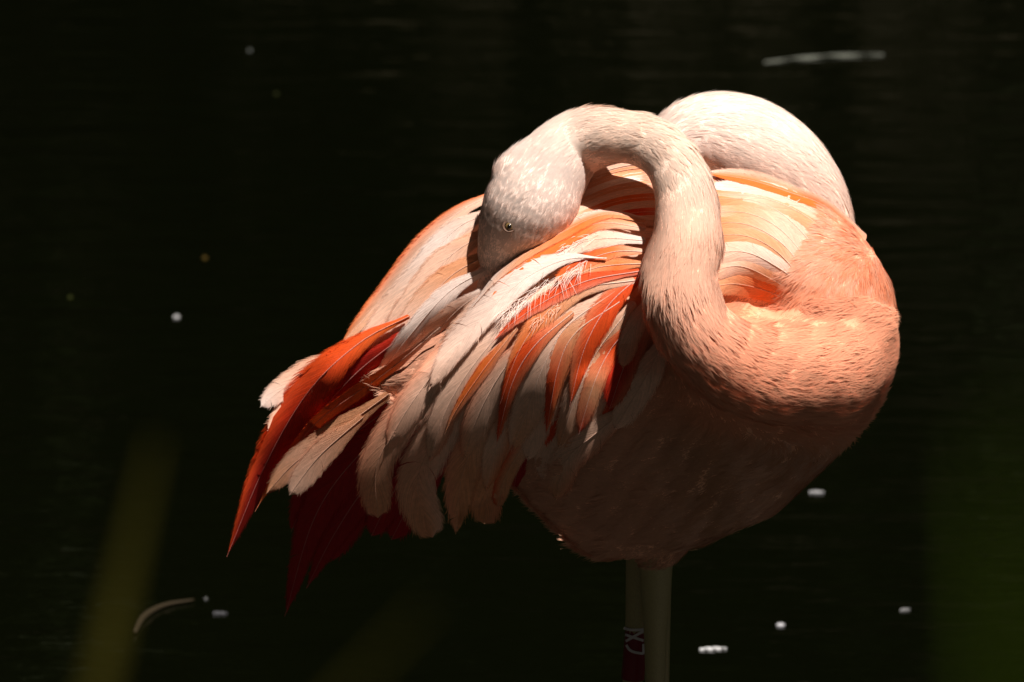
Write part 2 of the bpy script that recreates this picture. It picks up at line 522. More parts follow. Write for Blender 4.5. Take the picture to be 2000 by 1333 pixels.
def coat(me, neck, parent, n_tuft, name, hair_lift=1.0):
    p, n = sample(me, n_tuft)
    pp = to_px(p)
    fl, on, t = body_flow(pp, neck)
    head = on * (t < 0.20)
    face = head * (t < 0.13)
    thigh = (pp[:, 1] > 1060) & (pp[:, 0] > 1220) & (pp[:, 0] < 1330)
    f = Wdir(fl)
    jit = rng.normal(size=(n_tuft, 3)) * 0.10 + 0.17 * np.stack([vnoise(pp, 0.03, 1), vnoise(pp, 0.03, 2), vnoise(pp, 0.03, 3)], 1)
    f = unit(f + jit)
    k = 7
    spread = np.where(on > .5, 4.2, 5.5) * S * np.where(head > .5, 0.8, 1.0)
    r, ff, nn = tufts(p, f, n, k, spread, 0.11)
    K = lambda a: np.repeat(a, k)
    ln = np.where(on > .5, 30.0, 28.0) * (1 - 0.3 * head) * (1 - 0.3 * face) * np.where(thigh, .45, 1)
    ln = K(ln * rng.uniform(0.7, 1.3, n_tuft)) * rng.uniform(0.75, 1.15, n_tuft * k) * S
    wd = K(np.where(on > .5, 2.1, 2.6)) * rng.uniform(0.7, 1.2, n_tuft * k) * S
    lf = K(hair_lift * (0.10 + 0.03 * vnoise(pp, 0.05, 4)) * (1 - 0.4 * head) * np.where(on > .5, 0.85, 0.75) * rng.uniform(0.8, 1.2, n_tuft)) * rng.uniform(.5, 1.5, n_tuft * k)
    shag = on * sstep(.5, .68, t) * (1 - sstep(.93, 1.0, t))
    lf = lf * K(1 + .35 * shag); ln = ln * K(1 + .35 * shag)
    cu = lf * K(rng.uniform(0.62, 0.85, n_tuft))
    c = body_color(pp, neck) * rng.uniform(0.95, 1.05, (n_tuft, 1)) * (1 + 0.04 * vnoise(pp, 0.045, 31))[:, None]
    br = (1 - on) * sstep(1480, 1640, pp[:, 0]) * (rng.random(n_tuft) < .35)
    c = mixc(c, c * np.array([1.0, .72, .55]), br * 0.8)
    c = np.repeat(c, k, 0)
    tip = np.clip(c * np.array([1.03, 1.1, 1.14]), 0, .92)
    return strips(name, r, ff, nn, ln, wd, lf, cu, c, tip, 0.93, MAT_DOWN, parent)

LOOSE = []
# ------------------------------------------------------------------ vaned feathers
def feather_mesh(name, pts, width, cols, surf, z, edge=None, edge_side=0, shaft=None, asym=0.0, camber=0.07, tip='round',
                 nl=26, nw=3, split=0.12, z1=None, seed=0, base_w=0.35, shaft_mix=0.28):
    """a vane draped over the surface depth function surf(px,py); z lifts it in px"""
    r = np.random.default_rng(seed + 11)
    P = spline(np.asarray(pts, float)[:, :2], nl)
    T = unit(np.gradient(P, axis=0))
    Nn = np.stack([-T[:, 1], T[:, 0]], 1)          # left of travel, picture plane
    t = np.linspace(0, 1, nl)
    wprof = (base_w + (1 - base_w) * sstep(0, 0.4, t))
    if tip == 'blunt':
        wprof = wprof * np.sqrt(np.clip(1 - np.clip((t - 0.74) / 0.26, 0, 1) ** 2.2, 0, 1))
    elif tip == 'round':
        wprof = wprof * np.clip(1 - np.clip((t - 0.55) / 0.45, 0, 1) ** 2.6, 0, 1)
    else:
        wprof = wprof * np.clip(1 - np.clip((t - 0.35) / 0.65, 0, 1) ** 1.5, 0, 1)
    wprof = np.maximum(wprof, 0.015)
    z1 = z if z1 is None else z1
    zz = z + (z1 - z) * t
    cols = [np.asarray(c) for c in cols]
    cl = np.stack([np.interp(t, np.linspace(0, 1, len(cols)), [c[j] for c in cols]) for j in range(3)], 1)
    length = np.sum(np.linalg.norm(np.diff(P, axis=0), axis=1))
    V, C, U, F = [], [], [], []
    for sgn in (-1, 1):
        hw = width * 0.5 * (1 + sgn * asym)
        # ragged edge: barbs hook together in clumps and part between them
        cuts = np.zeros(nl); rag = r.normal(size=nl) * 0.035
        i = int(r.integers(3, 9))
        while i < nl - 2:
            if r.random() < split:
                cuts[i] = r.uniform(0.3, 1.0)
            i += int(r.integers(2, 7))
        prev = None
        for i in range(nl):
            for rep in range(2 if cuts[i] > 0 else 1):
                row = []
                for j in range(nw + 1):
                    u = j / nw
                    o = hw * wprof[i] * (1 + rag[i] * u)
                    sweep = 0.30 * width * u * u * wprof[i]         # barbs sweep to the tip
                    if cuts[i] > 0:
                        sweep += (-1 if rep == 0 else 1) * cuts[i] * 0.009 * length * u * u * (0.3 if rep else 1)
                    q = P[i] + Nn[i] * sgn * o * u + T[i] * sweep
                    lam = zz[i] - camber * width * (u ** 2) * 0.5
                    V.append((q[0], q[1], lam)); U.append((sgn * max(u, (0.0 if tip == 'blunt' else float(sstep(.86, 1.0, t[i])))), t[i] * length / 90.0))
                    cc = cl[i]
                    if edge is not None and (edge_side == 0 or edge_side == sgn):
                        k = min(max((u - 0.1) / 0.9, 0), 1)
                        cc = cc * (1 - k) + np.asarray(edge) * k
                    C.append(cc); row.append(len(V) - 1)
                if prev is not None and rep == 0:
                    for j in range(nw):
                        a, b_, c, d = prev[j], prev[j + 1], row[j + 1], row[j]
                        F.append((a, d, c, b_) if sgn > 0 else (a, b_, c, d))
                prev = row
    # shaft: a narrow raised ridge
    sc = np.asarray(shaft if shaft is not None else WHITE)
    sw = np.maximum(1.3 * (1 - 0.75 * t), 0.4)
    b0 = len(V)
    for i in range(nl):
        for k, (o, h) in enumerate(((-1, 0.2), (0, 1.8), (1, 0.2))):
            q = P[i] + Nn[i] * o * sw[i]
            V.append((q[0], q[1], zz[i] + h * (1 - .6 * t[i]))); C.append(sc * shaft_mix + cl[i] * (1 - shaft_mix)); U.append((0.0, t[i] * length / 90.0))
    for i in range(nl - 1):
        for k in range(2):
            a = b0 + i * 3 + k
            F.append((a, a + 3, a + 4, a + 1))
    V = np.array(V)
    V[:, 2] += surf(V[:, 0], V[:, 1])
    me = mesh_from(name, W(V), F, cols=np.array(C), uvs=np.array(U))
    # loose barb ends along both margins
    nb = int(length * 0.55)
    ib = r.integers(int(nl * .12), int(nl * .9), nb)
    fr = r.random(nb)[:, None]
    sg = r.choice([-1, 1], nb)[:, None]
    c0 = P[ib] * (1 - fr) + P[ib + 1] * fr
    hwv = (width * .5 * (1 + sg[:, 0] * asym) * wprof[ib])[:, None]
    q0 = c0 + Nn[ib] * sg * hwv * .72 + T[ib] * width * .17 * wprof[ib][:, None]
    dv = unit(T[ib] * 1.0 + Nn[ib] * sg * r.uniform(.15, .6, (nb, 1)))
    q1 = q0 + dv * (hwv * r.uniform(.25, .55, (nb, 1)) + 2)
    z0 = zz[ib] - camber * width * .25 + .8
    w0 = W(np.column_stack([q0, surf(q0[:, 0], q0[:, 1]) + z0]))
    w1 = W(np.column_stack([q1, surf(q1[:, 0], q1[:, 1]) + z0 - .5]))
    g0 = W(np.column_stack([c0, surf(c0[:, 0], c0[:, 1]) + z0]))
    out_ = w0 - g0
    nrm = unit(np.cross(w1 - w0, out_)); nrm = nrm * np.sign(nrm @ AB)[:, None]
    cb_ = cl[ib].copy()
    if edge is not None:
        me_ = (edge_side == 0) | (sg[:, 0] == edge_side)
        cb_[me_] = cb_[me_] * .35 + np.asarray(edge) * .65
    LOOSE.append((w0, w1 - w0, nrm, cb_ * r.uniform(.9, 1.12, (nb, 1))))
    return me, P, T

def add_feathers(rows, surf, parent, name="feather", seed0=0, **kw):
    out = []
    for i, row in enumerate(rows):
        pts, w, cols, z = row[:4]
        opt = dict(kw); opt.update(row[4] if len(row) > 4 else {})
        me, P, T = feather_mesh(name, pts, w, cols, surf, z, seed=seed0 + i, **opt)
        out.append(link(name, me, MAT_FEATHER, parent))
    return out

def loose_barbs(parent):
    a, b_, c, d = (np.vstack([q[i] for q in LOOSE]) for i in range(4))
    LOOSE.clear()
    n = len(a)
    strips("loose_barbs", a, b_, c, np.linalg.norm(b_, axis=1), np.full(n, 1.0 * S), np.full(n, .03), np.full(n, .05), d, None, .9, MAT_BARB, parent)

# near wing: depth of its draped surface
EDGE = [(430, 1000), (500, 930), (600, 868), (690, 785), (760, 735), (850, 675), (900, 615), (962, 540), (1019, 490), (1094, 446), (1180, 412), (1300, 395), (1700, 395)]
AMP = [(430, -60), (550, -10), (650, 35), (750, 75), (850, 112), (950, 136), (1050, 150), (1150, 152), (1250, 146), (1400, 130), (1700, 90)]
def wing_depth(px, py):
    px = np.asarray(px, float); py = np.asarray(py, float)
    e = np.interp(px, [a[0] for a in EDGE], [a[1] for a in EDGE])
    A = np.interp(px, [a[0] for a in AMP], [a[1] for a in AMP])
    H = np.interp(px, [600, 750, 850, 950, 1080], [10, 20, 40, 110, 190])
    t = np.clip((py - e) / H, -.02, 1)
    dy = np.clip(py - e - H, 0, None)
    wd_ = A * 0.62 + 16 + 115 * np.sqrt(np.clip(1 - (1 - t) ** 2, 0, 1)) - 1.0 * (np.sqrt(dy * dy + 150 ** 2) - 150)
    return np.maximum(wd_, (torso_depth(px, py) + 16) * (px > 900) + -400 * (px <= 900))

FTOP = [(430, 1060), (510, 860), (600, 730), (662, 674), (746, 572), (776, 530), (830, 461), (896, 404), (940, 378), (1100, 340)]
def far_depth(px, py):
    px = np.asarray(px, float); py = np.asarray(py, float)
    e = np.interp(px, [a[0] for a in FTOP], [a[1] for a in FTOP])
    A = np.interp(px, [430, 600, 700, 800, 950, 1100], [10, 35, 52, 70, 86, 100])
    H = np.interp(px, [450, 600, 700, 800, 950], [10, 15, 60, 130, 190])
    t = np.clip((py - e + 8) / H, 0, 1)
    dy = np.clip(py - e - H, 0, None)
    return np.interp(px, [750, 950], [-40, -18]) + A * np.sqrt(1 - (1 - t) ** 2) * 1.05 - 1.0 * (np.sqrt(dy * dy + 30 ** 2) - 30) - 0.75 * np.clip(640 - px, 0, None)

def back_depth(px, py):
    return torso_depth(px, np.maximum(py, lerp_tab(TORSO, px, 1) + 4)) + 6

# ------------------------------------------------------------------ the preening flamingo
root = bpy.data.objects.new("flamingo", None)
COL.objects.link(root)
FOOT = W([(1288, 1333, 0)])[0]
root.location = (FOOT[0], FOOT[1] + 0.10, -0.21)
root["label"] = "coral pink flamingo preening with its looped neck bent in front of its body"
root["category"] = "flamingo"

body_me = fuse("body", [torso_mesh(TORSO, 0), tube(NECK, 70, 28), tube([(990, 372, 112, 40), (1008, 352, 118, 54), (1045, 332, 118, 62)], 10, 18), tube([(1050, 400, 128, 58), (1098, 388, 112, 40)], 8, 18), tube([(1300, 980, -40, 90), (1290, 1050, -48, 62), (1282, 1092, -40, 40), (1281, 1112, -40, 30)], 16, 20)])
_v, _n, _t = mesh_arrays(body_me)
_p = to_px(_v)
_q = neck_lookup(_p, NECK)[0]
_m = (_p[:, 2] > 60)
_p[_m, 2] -= (pit(_p[:, 0], _p[:, 1]) * sstep(0.98, 1.25, _q))[_m]
_e = np.zeros(len(body_me.edges) * 2, np.int32); body_me.edges.foreach_get("vertices", _e); _e = _e.reshape(-1, 2)
_wt = (0.6 * sstep(1500, 1620, _p[:, 0]) * sstep(620, 700, _p[:, 1]))[:, None]
_cnt = np.bincount(_e.ravel(), minlength=len(_p))[:, None]
for _ in range(220):
    _s = np.column_stack([np.bincount(_e[:, 0], _p[_e[:, 1], j], len(_p)) + np.bincount(_e[:, 1], _p[_e[:, 0], j], len(_p)) for j in range(3)])
    _p = _p + (_s / _cnt - _p) * _wt
_p = to_px(W(_p) + _n * S * ((3.0 * vnoise(_p, 0.022, 41) + 1.6 * vnoise(_p, 0.05, 42)) * (1 - .75 * sstep(1180, 1090, _p[:, 0]) * sstep(520, 480, _p[:, 1])))[:, None])
body_me.vertices.foreach_set("co", W(_p).astype(np.float32).ravel())
body_me.update()
set_body_colors(body_me, NECK)
body = link("body", body_me, MAT_SKIN, root)
coat(body_me, NECK, root, 68000, "down_coat")

near = []
def F(pts, w, cols, z, **k):
    near.append((pts, w, cols, z, k))
F([(1262, 430), (1180, 419), (1094, 456), (1019, 501), (962, 550), (922, 600)], 34, [PEACH, ORANGE, PEACH, WHITE], 16, edge=WHITE, edge_side=1, tip='point')
F([(1262, 446), (1170, 436), (1094, 470), (1025, 512), (960, 580)], 42, [PALE, ORANGE, ORANGE, ORANGE], 13)
F([(1262, 470), (1180, 466), (1110, 482), (1050, 512), (1000, 560)], 46, [WHITE, PALE, WHITE, WHITE], 11, split=.35)
F([(1185, 505), (1110, 506), (1035, 538), (970, 592), (900, 670), (836, 765)], 62, [WHITE, WHITE, WHITE * .5 + PALE * .5, PALE], 15, split=.35, asym=.2, base_w=.03)
F([(1265, 492), (1200, 492), (1140, 512), (1080, 550)], 34, [PALE, ORANGE, REDO, ORANGE], 9)
F([(1268, 515), (1200, 518), (1150, 528), (1090, 560)], 34, [PEACH, ORANGE, PEACH, PEACH], 8)
F([(1250, 530), (1150, 548), (1075, 583), (1010, 625), (960, 670)], 38, [REDO, REDO, REDO, REDO], 10, tip='point')
F([(1240, 548), (1130, 566), (1062, 618), (1012, 690), (976, 792)], 52, [PALE, PEACH, ORANGE, REDO], 7, tip='point')
F([(1120, 610), (1045, 675), (1000, 750), (969, 870)], 44, [PEACH, REDO, REDO, REDO], 8, tip='point')
F([(1200, 570), (1105, 640), (1060, 720), (1030, 800), (998, 884)], 76, [PALE, PALE, PALE, PEACH], 4)
F([(1210, 590), (1125, 650), (1090, 720), (1066, 850)], 56, [PALE, PEACH, REDO, REDO], 5, tip='point')
F([(1262, 530), (1190, 595), (1142, 680), (1112, 795)], 62, [REDO, REDO, REDO, REDO], 6, tip='point')
F([(1240, 590), (1165, 690), (1120, 790), (1090, 880)], 54, [PALE, PEACH, PALE, PEACH], 3)
F([(1250, 620), (1195, 680), (1160, 750), (1130, 850)], 46, [REDO, REDO, PEACH, RED], 4)
F([(1285, 600), (1230, 690), (1190, 800)], 60, [PINK, RED, RED], 2)
F([(1310, 640), (1260, 740), (1200, 840)], 64, [PALE, PALE, PALE], 1)
F([(1290, 560), (1240, 640), (1215, 720)], 44, [PALE, PALE, PINK], 6)
# long pale tertials
F([(985, 610), (880, 722), (792, 812), (736, 910), (738, 1012)], 78, [WHITE * .5 + PALE * .5, PALE, PINK, PEACH], -1, tip='blunt')
F([(1010, 630), (918, 750), (842, 870), (815, 955), (845, 1050)], 88, [WHITE * .5 + PALE * .5, PALE, PINK, PEACH], -4, tip='blunt')
F([(1050, 670), (962, 800), (905, 920), (890, 1044)], 76, [PALE, PALE, PEACH, PEACH], -6)
F([(1070, 710), (1000, 840), (958, 930), (946, 1024)], 76, [PALE, PALE, PEACH, PEACH], -8, tip='blunt')
F([(1095, 760), (1030, 860), (988, 930), (971, 990)], 38, [PALE, PALE, PEACH, PEACH], -7, tip='blunt', edge=REDO, edge_side=1)
F([(1035, 590), (935, 700), (872, 800), (838, 905)], 66, [WHITE, PALE, PALE, PINK], 1)
F([(965, 600), (880, 690), (806, 785), (755, 870)], 66, [WHITE, PALE, PALE, PINK], 2)
F([(1010, 640), (945, 722), (892, 800), (868, 850)], 30, [PEACH, ORANGE, ORANGE, PEACH], 3, tip='point')
F([(1055, 640), (985, 720), (935, 810), (905, 900)], 58, [PALE, PALE, PALE, PEACH], 2)
F([(1075, 690), (1010, 790), (968, 880), (948, 960)], 54, [PALE, PEACH, PALE, PEACH], -3)
F([(1120, 720), (1060, 810), (1030, 900)], 56, [PEACH, PALE, PALE], -5)
F([(1240, 790), (1160, 850), (1108, 900), (1086, 978)], 70, [PALE, PALE, PALE, PEACH], -8)
F([(1200, 740), (1130, 840), (1090, 930)], 60, [PALE, PINK, PEACH], -9)
F([(1150, 760), (1085, 850), (1060, 940)], 60, [PALE, PALE, PALE], -10)
F([(1060, 800), (1020, 880), (1003, 958)], 56, [RED, CRIMSON, CRIMSON], -22)
wing_under = link("wing", mesh_from("wing", W([(x, y, float(wing_depth(x, y)) - 30) for x, y in
      [(1330, 470), (1180, 440), (1040, 520), (960, 590), (880, 690), (820, 770), (860, 860), (940, 880), (1040, 840), (1140, 820), (1240, 790), (1320, 700), (1150, 620)]]),
      [(12, i, (i + 1) % 12) for i in range(12)], cols=np.tile(PINK, (13, 1)), uvs=np.zeros((13, 2)), smooth=True), MAT_SKIN, root)
for i, r_ in enumerate(near):
    r_[4].setdefault('shaft_mix', .45 if 3 < i < 15 else .2)
    if 'edge' not in r_[4] and i not in (2, 3):
        mid_ = np.asarray(r_[2][1])
        tone = mid_ * .45 + (ORANGE if mid_[1] > .3 else PEACH) * .55
        r_[4].update(edge=tone if i % 3 else mid_ * .6 + PALE * .4, edge_side=1 if i % 2 else -1)
add_feathers(near, wing_depth, wing_under, seed0=100)

# filler coverts that follow the hand-placed ones, one step deeper
keyP, keyT = [], []
for pts, w, c, z, k in near:
    P = spline(np.asarray(pts, float)[:, :2], 12); T = unit(np.gradient(P, axis=0))
    keyP.append(P); keyT.append(T)
keyP, keyT = np.vstack(keyP), np.vstack(keyT)
def wing_flow(q):
    d = np.linalg.norm(keyP - q, axis=1)
    w = 1 / (d + 12) ** 3
    return unit((keyT * w[:, None]).sum(0))
fill = []
for i in range(60):
    for _ in range(50):
        x, y = rng.uniform(900, 1290), rng.uniform(450, 720)
        if y > np.interp(x, [a[0] for a in EDGE], [a[1] for a in EDGE]) + 25 and x + y < 1960:
            break
    q = np.array([x, y]); pts = [q.copy()]
    for _ in range(5):
        q = q + wing_flow(q) * rng.uniform(34, 46); pts.append(q.copy())
    pal = [[PALE, PALE, PEACH], [PALE, PEACH, ORANGE], [PINK, PALE, PALE], [PEACH, REDO, REDO]][int(rng.choice(4, p=[.4, .25, .25, .10]))]
    fill.append((pts, rng.uniform(40, 60), pal, -14 + rng.uniform(-4, 6)))
add_feathers(fill, wing_depth, wing_under, seed0=300)

# crimson flight feathers hanging below the tertials
prim = lambda x, y: 20 - 0.95 * (np.asarray(y, float) - 790) - 0.30 * (820 - np.asarray(x, float))
rows = [([(815, 790), (700, 890), (615, 1010), (556, 1205)], 92, [RED, CRIMSON, CRIMSON, CRIMSON], 4, dict(tip='point')),
        ([(830, 820), (730, 930), (655, 1040), (598, 1150)], 86, [CRIMSON] * 4, 0, dict(tip='point')),
        ([(845, 860), (770, 960), (725, 1048)], 70, [CRIMSON] * 3, -3, {}),
        ([(880, 880), (805, 980), (764, 1055)], 70, [CRIMSON] * 3, -6, {}),
        ([(790, 780), (690, 850), (620, 930), (568, 1040)], 70, [RED, CRIMSON, CRIMSON, CRIMSON], -2, {}),
        ([(860, 840), (760, 900), (690, 1000), (640, 1100)], 80, [CRIMSON] * 4, -8, {})]
add_feathers(rows, prim, wing_under, seed0=500, name="flight_feather")
loose_barbs(wing_under)

# far wing and tail on the left
far_me = mesh_from("far_wing", W([(x, y, float(far_depth(x, y)) - 20) for x, y in
      [(1000, 420), (900, 440), (820, 510), (760, 600), (720, 680), (800, 720), (880, 660), (960, 580), (900, 540)]]),
      [(8, i, (i + 1) % 8) for i in range(8)], cols=np.tile(PALE, (9, 1)), uvs=np.zeros((9, 2)))
far = link("far_wing", far_me, MAT_SKIN, root)
rows = [([(985, 372), (900, 412), (820, 486), (755, 572), (664, 676)], 46, [PALE, PALE, PALE, PEACH], 0, dict(edge=ORANGE, edge_side=1)),
        ([(975, 410), (890, 448), (815, 540), (745, 630), (690, 700)], 60, [PALE, WHITE, PALE, PALE], 4, dict(split=.35)),
        ([(975, 440), (880, 500), (806, 590), (745, 680)], 62, [PEACH, PALE, PALE, PALE], 7, dict(split=.35)),
        ([(970, 490), (880, 540), (810, 620), (760, 700)], 60, [PEACH, PEACH, PALE, PALE], 10, {}),
        ([(965, 520), (880, 568), (805, 650), (735, 740)], 44, [WHITE, WHITE, WHITE, PALE], 18, dict(split=.35)),
        ([(960, 560), (890, 610), (820, 690), (750, 760)], 56, [WHITE, PALE, PALE, PALE], 24, dict(split=.35)),
        ([(960, 600), (890, 660), (800, 740), (730, 800)], 50, [WHITE, WHITE, PALE, PALE], 30, {}),
        ([(930, 650), (850, 720), (770, 790)], 50, [PALE, PALE, PALE], 34, {}),
        ([(930, 430), (860, 500), (790, 590), (720, 690)], 56, [PALE, PALE, PEACH, PALE], 2, {})]
add_feathers(rows, far_depth, far, seed0=600)
loose_barbs(far)
tail_me = mesh_from("tail", W([(x, y, float(far_depth(x, y)) - 6) for x, y in [(800, 640), (700, 690), (620, 770), (640, 850), (720, 830), (800, 740)]]),
      [(0, 1, 2, 3, 4, 5)], cols=np.tile(RED, (6, 1)), uvs=np.zeros((6, 2)))
tail = link("tail", tail_me, MAT_SKIN, root)
rows = [([(800, 618), (705, 668), (605, 762), (520, 905), (443, 1088)], 88, [ORANGE, REDO, RED, CRIMSON, RED], 22, dict(tip='point', edge=REDO, edge_side=1, base_w=.12)),
        ([(790, 655), (690, 735), (600, 840), (515, 970)], 80, [RED, CRIMSON, CRIMSON, CRIMSON], 14, {}),
        ([(860, 640), (762, 722), (690, 772), (616, 828), (546, 918), (498, 1000)], 34, [PALE, ORANGE, REDO, REDO, ORANGE], 46, dict(tip='point')),
        ]
add_feathers(rows, far_depth, tail, seed0=700, name="tail_feather")
add_feathers([([(760, 770), (650, 850), (575, 905), (520, 965)], 54, [PEACH, PEACH, PINK, PEACH], 0, {}),
              ([(710, 815), (625, 890), (565, 968)], 58, [PEACH, PINK, PALE], 6, {})],
             lambda x, y: 18 - 0.34 * (np.asarray(y, float) - 800) - 0.25 * (760 - np.asarray(x, float)), tail, seed0=720, name="tail_feather")
add_feathers([([(700, 690), (610, 722), (545, 765), (508, 796)], 54, [PALE, PINK, PALE, WHITE], 6, {}),
              ([(680, 735), (595, 782), (522, 842)], 56, [PALE, PINK, PALE], 2, {})],
             lambda x, y: -85 + 0.10 * (np.asarray(y, float) - 740) - 0.1 * (640 - np.asarray(x, float)), tail, seed0=740, name="tail_feather")

loose_barbs(tail)
# scapulars on the back, seen inside and left of the neck loop
bk = []
def B(pts, w, cols, z, **k):
    bk.append((pts, w, cols, z, k))
B([(1690, 470), (1612, 404), (1537, 374), (1462, 351), (1380, 338)], 26, [SALMON, ORANGE, ORANGE, ORANGE], 8, edge=PALE, edge_side=1)
B([(1650, 440), (1570, 390), (1480, 352), (1380, 335)], 32, [PEACH, PALE, PALE, WHITE * .5 + PALE * .5], 4)
B([(1660, 470), (1590, 415), (1500, 375), (1380, 362)], 40, [PEACH, PALE, WHITE * .5 + PALE * .5, WHITE], 7)
B([(1640, 480), (1570, 420), (1480, 385), (1370, 380)], 40, [PEACH, PEACH, PALE, PEACH], 8, edge=ORANGE, edge_side=1)
B([(1600, 490), (1530, 420), (1460, 390), (1360, 392)], 46, [PALE, PALE, PEACH, ORANGE], 10)
B([(1580, 510), (1520, 445), (1450, 415), (1360, 420)], 46, [PALE, PALE, PEACH, PALE], 11)
B([(1575, 530), (1520, 470), (1450, 437), (1360, 440)], 46, [PALE, PALE, PEACH, ORANGE], 12)
B([(1570, 550), (1515, 490), (1450, 460), (1360, 465)], 46, [PALE, PEACH, PEACH, ORANGE], 13)
B([(1570, 560), (1515, 520), (1450, 492), (1360, 500)], 54, [PALE, WHITE * .5 + PALE * .5, PALE, PALE], 15, split=.35)
B([(1560, 580), (1505, 545), (1440, 520), (1360, 540)], 46, [PALE, PEACH, PALE, PEACH], 14, split=.35)
B([(1560, 600), (1500, 570), (1430, 555), (1360, 570)], 46, [PEACH, ORANGE, PEACH, PEACH], 12, split=.35)
for yb, c in ((322, PALE), (330, PEACH), (338, PEACH), (350, WHITE), (362, PEACH), (374, PALE), (388, ORANGE), (402, PALE), (416, REDO), (432, PALE)):
    B([(1330, yb + 2), (1260, yb - 2), (1190, yb + 10), (1110, yb + 44)], 26, [PALE, c, c, PALE], 8 + (yb - 338) * .08)
back = link("scapulars", mesh_from("scapulars", W([(x, y, float(back_depth(x, y)) - 4) for x, y in
      [(1180, 420), (1250, 380), (1400, 370), (1500, 390), (1550, 430), (1480, 470), (1380, 490), (1250, 480)]]),
      [(0, 1, 7), (1, 2, 6, 7), (2, 3, 5, 6), (3, 4, 5)], cols=np.tile(PEACH, (8, 1)), uvs=np.zeros((8, 2))), MAT_SKIN, root)
for r_ in bk:
    r_[4]['z1'] = r_[3] + 14; r_[4].setdefault('base_w', .85)
bk = [(a, w_ * 1.1, c_, -12, k_) for a, w_, c_, z_, k_ in bk]
add_feathers(bk, back_depth, back, seed0=800)

loose_barbs(back)

# loose fringes
def fringe(a, b_, n, dirv, ln, col, z, surf, name="fringe", wd=1.1, parent=wing_under):
    P = spline(np.asarray(list(a) if b_ is None else [a, b_], float), n)
    P = P[rng.random(n) < .55]; n = len(P)
    P = P + rng.normal(size=P.shape) * 4.5
    q = np.column_stack([P, surf(P[:, 0], P[:, 1]) + z])
    dv = np.column_stack([np.tile(dirv, (n, 1)) + rng.normal(size=(n, 2)) * 0.34, np.zeros(n)])
    r = W(q); f = Wdir(dv); nn = np.tile(unit(AB * .8 + AU * .5), (n, 1))
    l = ln * rng.uniform(0.25, 1.25, n) * S
    c = np.tile(col, (n, 1)) * rng.uniform(.9, 1.1, (n, 1))
    strips(name, r, f, nn, l, np.full(n, wd) * S, np.full(n, .12), np.full(n, .25), c, None, .8, MAT_BARB, parent)
fringe([(1152, 508), (1112, 532), (1060, 560), (1011, 592), (980, 612)], None, 240, (-.45, .85), 40, WHITE, 17, wing_depth, wd=1.0)
fringe([(1165, 455), (1130, 470), (1100, 485)], None, 50, (-.7, .5), 26, WHITE, 17, wing_depth)
fringe([(1100, 590), (1060, 620), (1040, 640)], None, 60, (-.55, .8), 22, PALE, 9, wing_depth)

# eye
def ball(name, c, r, mat, parent, seg=16, flat=1.0):
    v, f = [], []
    for i in range(seg // 2 + 1):
        a = math.pi * i / (seg // 2)
        for j in range(seg):
            b_ = 2 * math.pi * j / seg
            q = np.array([math.sin(a) * math.cos(b_), math.sin(a) * math.sin(b_), math.cos(a) * flat]) * r
            v.append(c + AX * q[0] + AU * q[1] + AB * q[2])
    for i in range(seg // 2):
        for j in range(seg):
            j2 = (j + 1) % seg
            f.append((i * seg + j, (i + 1) * seg + j, (i + 1) * seg + j2, i * seg + j2))
    return link(name, mesh_from(name, v, f), mat, parent)

from mathutils.bvhtree import BVHTree
bv = BVHTree.FromPolygons([v.co.copy() for v in body_me.vertices], [tuple(p.vertices) for p in body_me.polygons])
def hit(px, py):
    a = W([(px, py, 600)])[0]; d = unit(a - CAM)
    h = bv.ray_cast(Vector(a), Vector(d))
    return np.array(h[0]) if h[0] is not None else None
eh = hit(995, 443)
eye = ball("eye", eh - AB * 1.5 * S, 8.5 * S, MAT_IRIS, root, flat=.8)
ball("pupil", eh + AB * 3.0 * S, 4.6 * S, MAT_PUPIL, eye, flat=.8)
tv = []
ring_v, ring_f = [], []
for i in range(24):
    a = 2 * math.pi * i / 24
    for j in range(8):
        b_ = 2 * math.pi * j / 8
        rad = (11.0 + 2.4 * math.cos(b_)) * S
        ring_v.append(eh + AB * (2.4 * math.sin(b_)) * S + AX * rad * 1.08 * math.cos(a) + AU * rad * .92 * math.sin(a))
for i in range(24):
    for j in range(8):
        ring_f.append((i * 8 + j, ((i + 1) % 24) * 8 + j, ((i + 1) % 24) * 8 + (j + 1) % 8, i * 8 + (j + 1) % 8))
link("eyelid", mesh_from("eyelid", ring_v, ring_f), MAT_LID, eye)

# bill: bent in the middle, tip buried in the wing
bvv, bff = tube([(957, 588, 46, 23), (956, 615, 26, 22), (965, 645, 56, 20), (985, 668, 66, 15), (1010, 680, 72, 5)], 26, 16)
link("bill", mesh_from("bill", W(bvv), bff), MAT_BILL, root)

# legs
def leg(top, side, parent, zc=-0.21, name="leg"):
    """top: photo position where it leaves the body; runs down to the pond bed"""
    p0 = W([top])[0]
    down = np.array([side, 0.02, -1.0])
    def at(z):
        k = (p0[2] - z)
        return p0 + down * k
    hk = 0.30
    rows = [(p0[2] + .05, 38), (p0[2], 34), (p0[2] - .045, 27), (p0[2] - .085, 21.5), (p0[2] - .16, 18.5), (hk + .05, 18), (hk + .02, 22), (hk, 25), (hk - .025, 21), (hk - .06, 15), (0.02, 14.5), (zc + .03, 15), (zc, 17)]
    path = [tuple(at(z)) + (r * S,) for z, r in rows]
    v, f = tube(path, 60, 16)
    lg = link(name, mesh_from(name, v, f), MAT_LEG, parent)
    foot = at(zc)
    for a in (-0.55, 0, 0.55):
        d = np.array([math.cos(a), math.sin(a), 0.0])
        tv_, tf_ = tube([tuple(foot + d * s_ + np.array([0, 0, 0.006])) + (r * S,) for s_, r in ((0, 14), (0.05, 11), (0.10, 5))], 10, 8)
        link("toe", mesh_from("toe", tv_, tf_), MAT_LEG, lg)
    return lg, at
leg1, at1 = leg((1281, 1088, -38), 0.0, root)
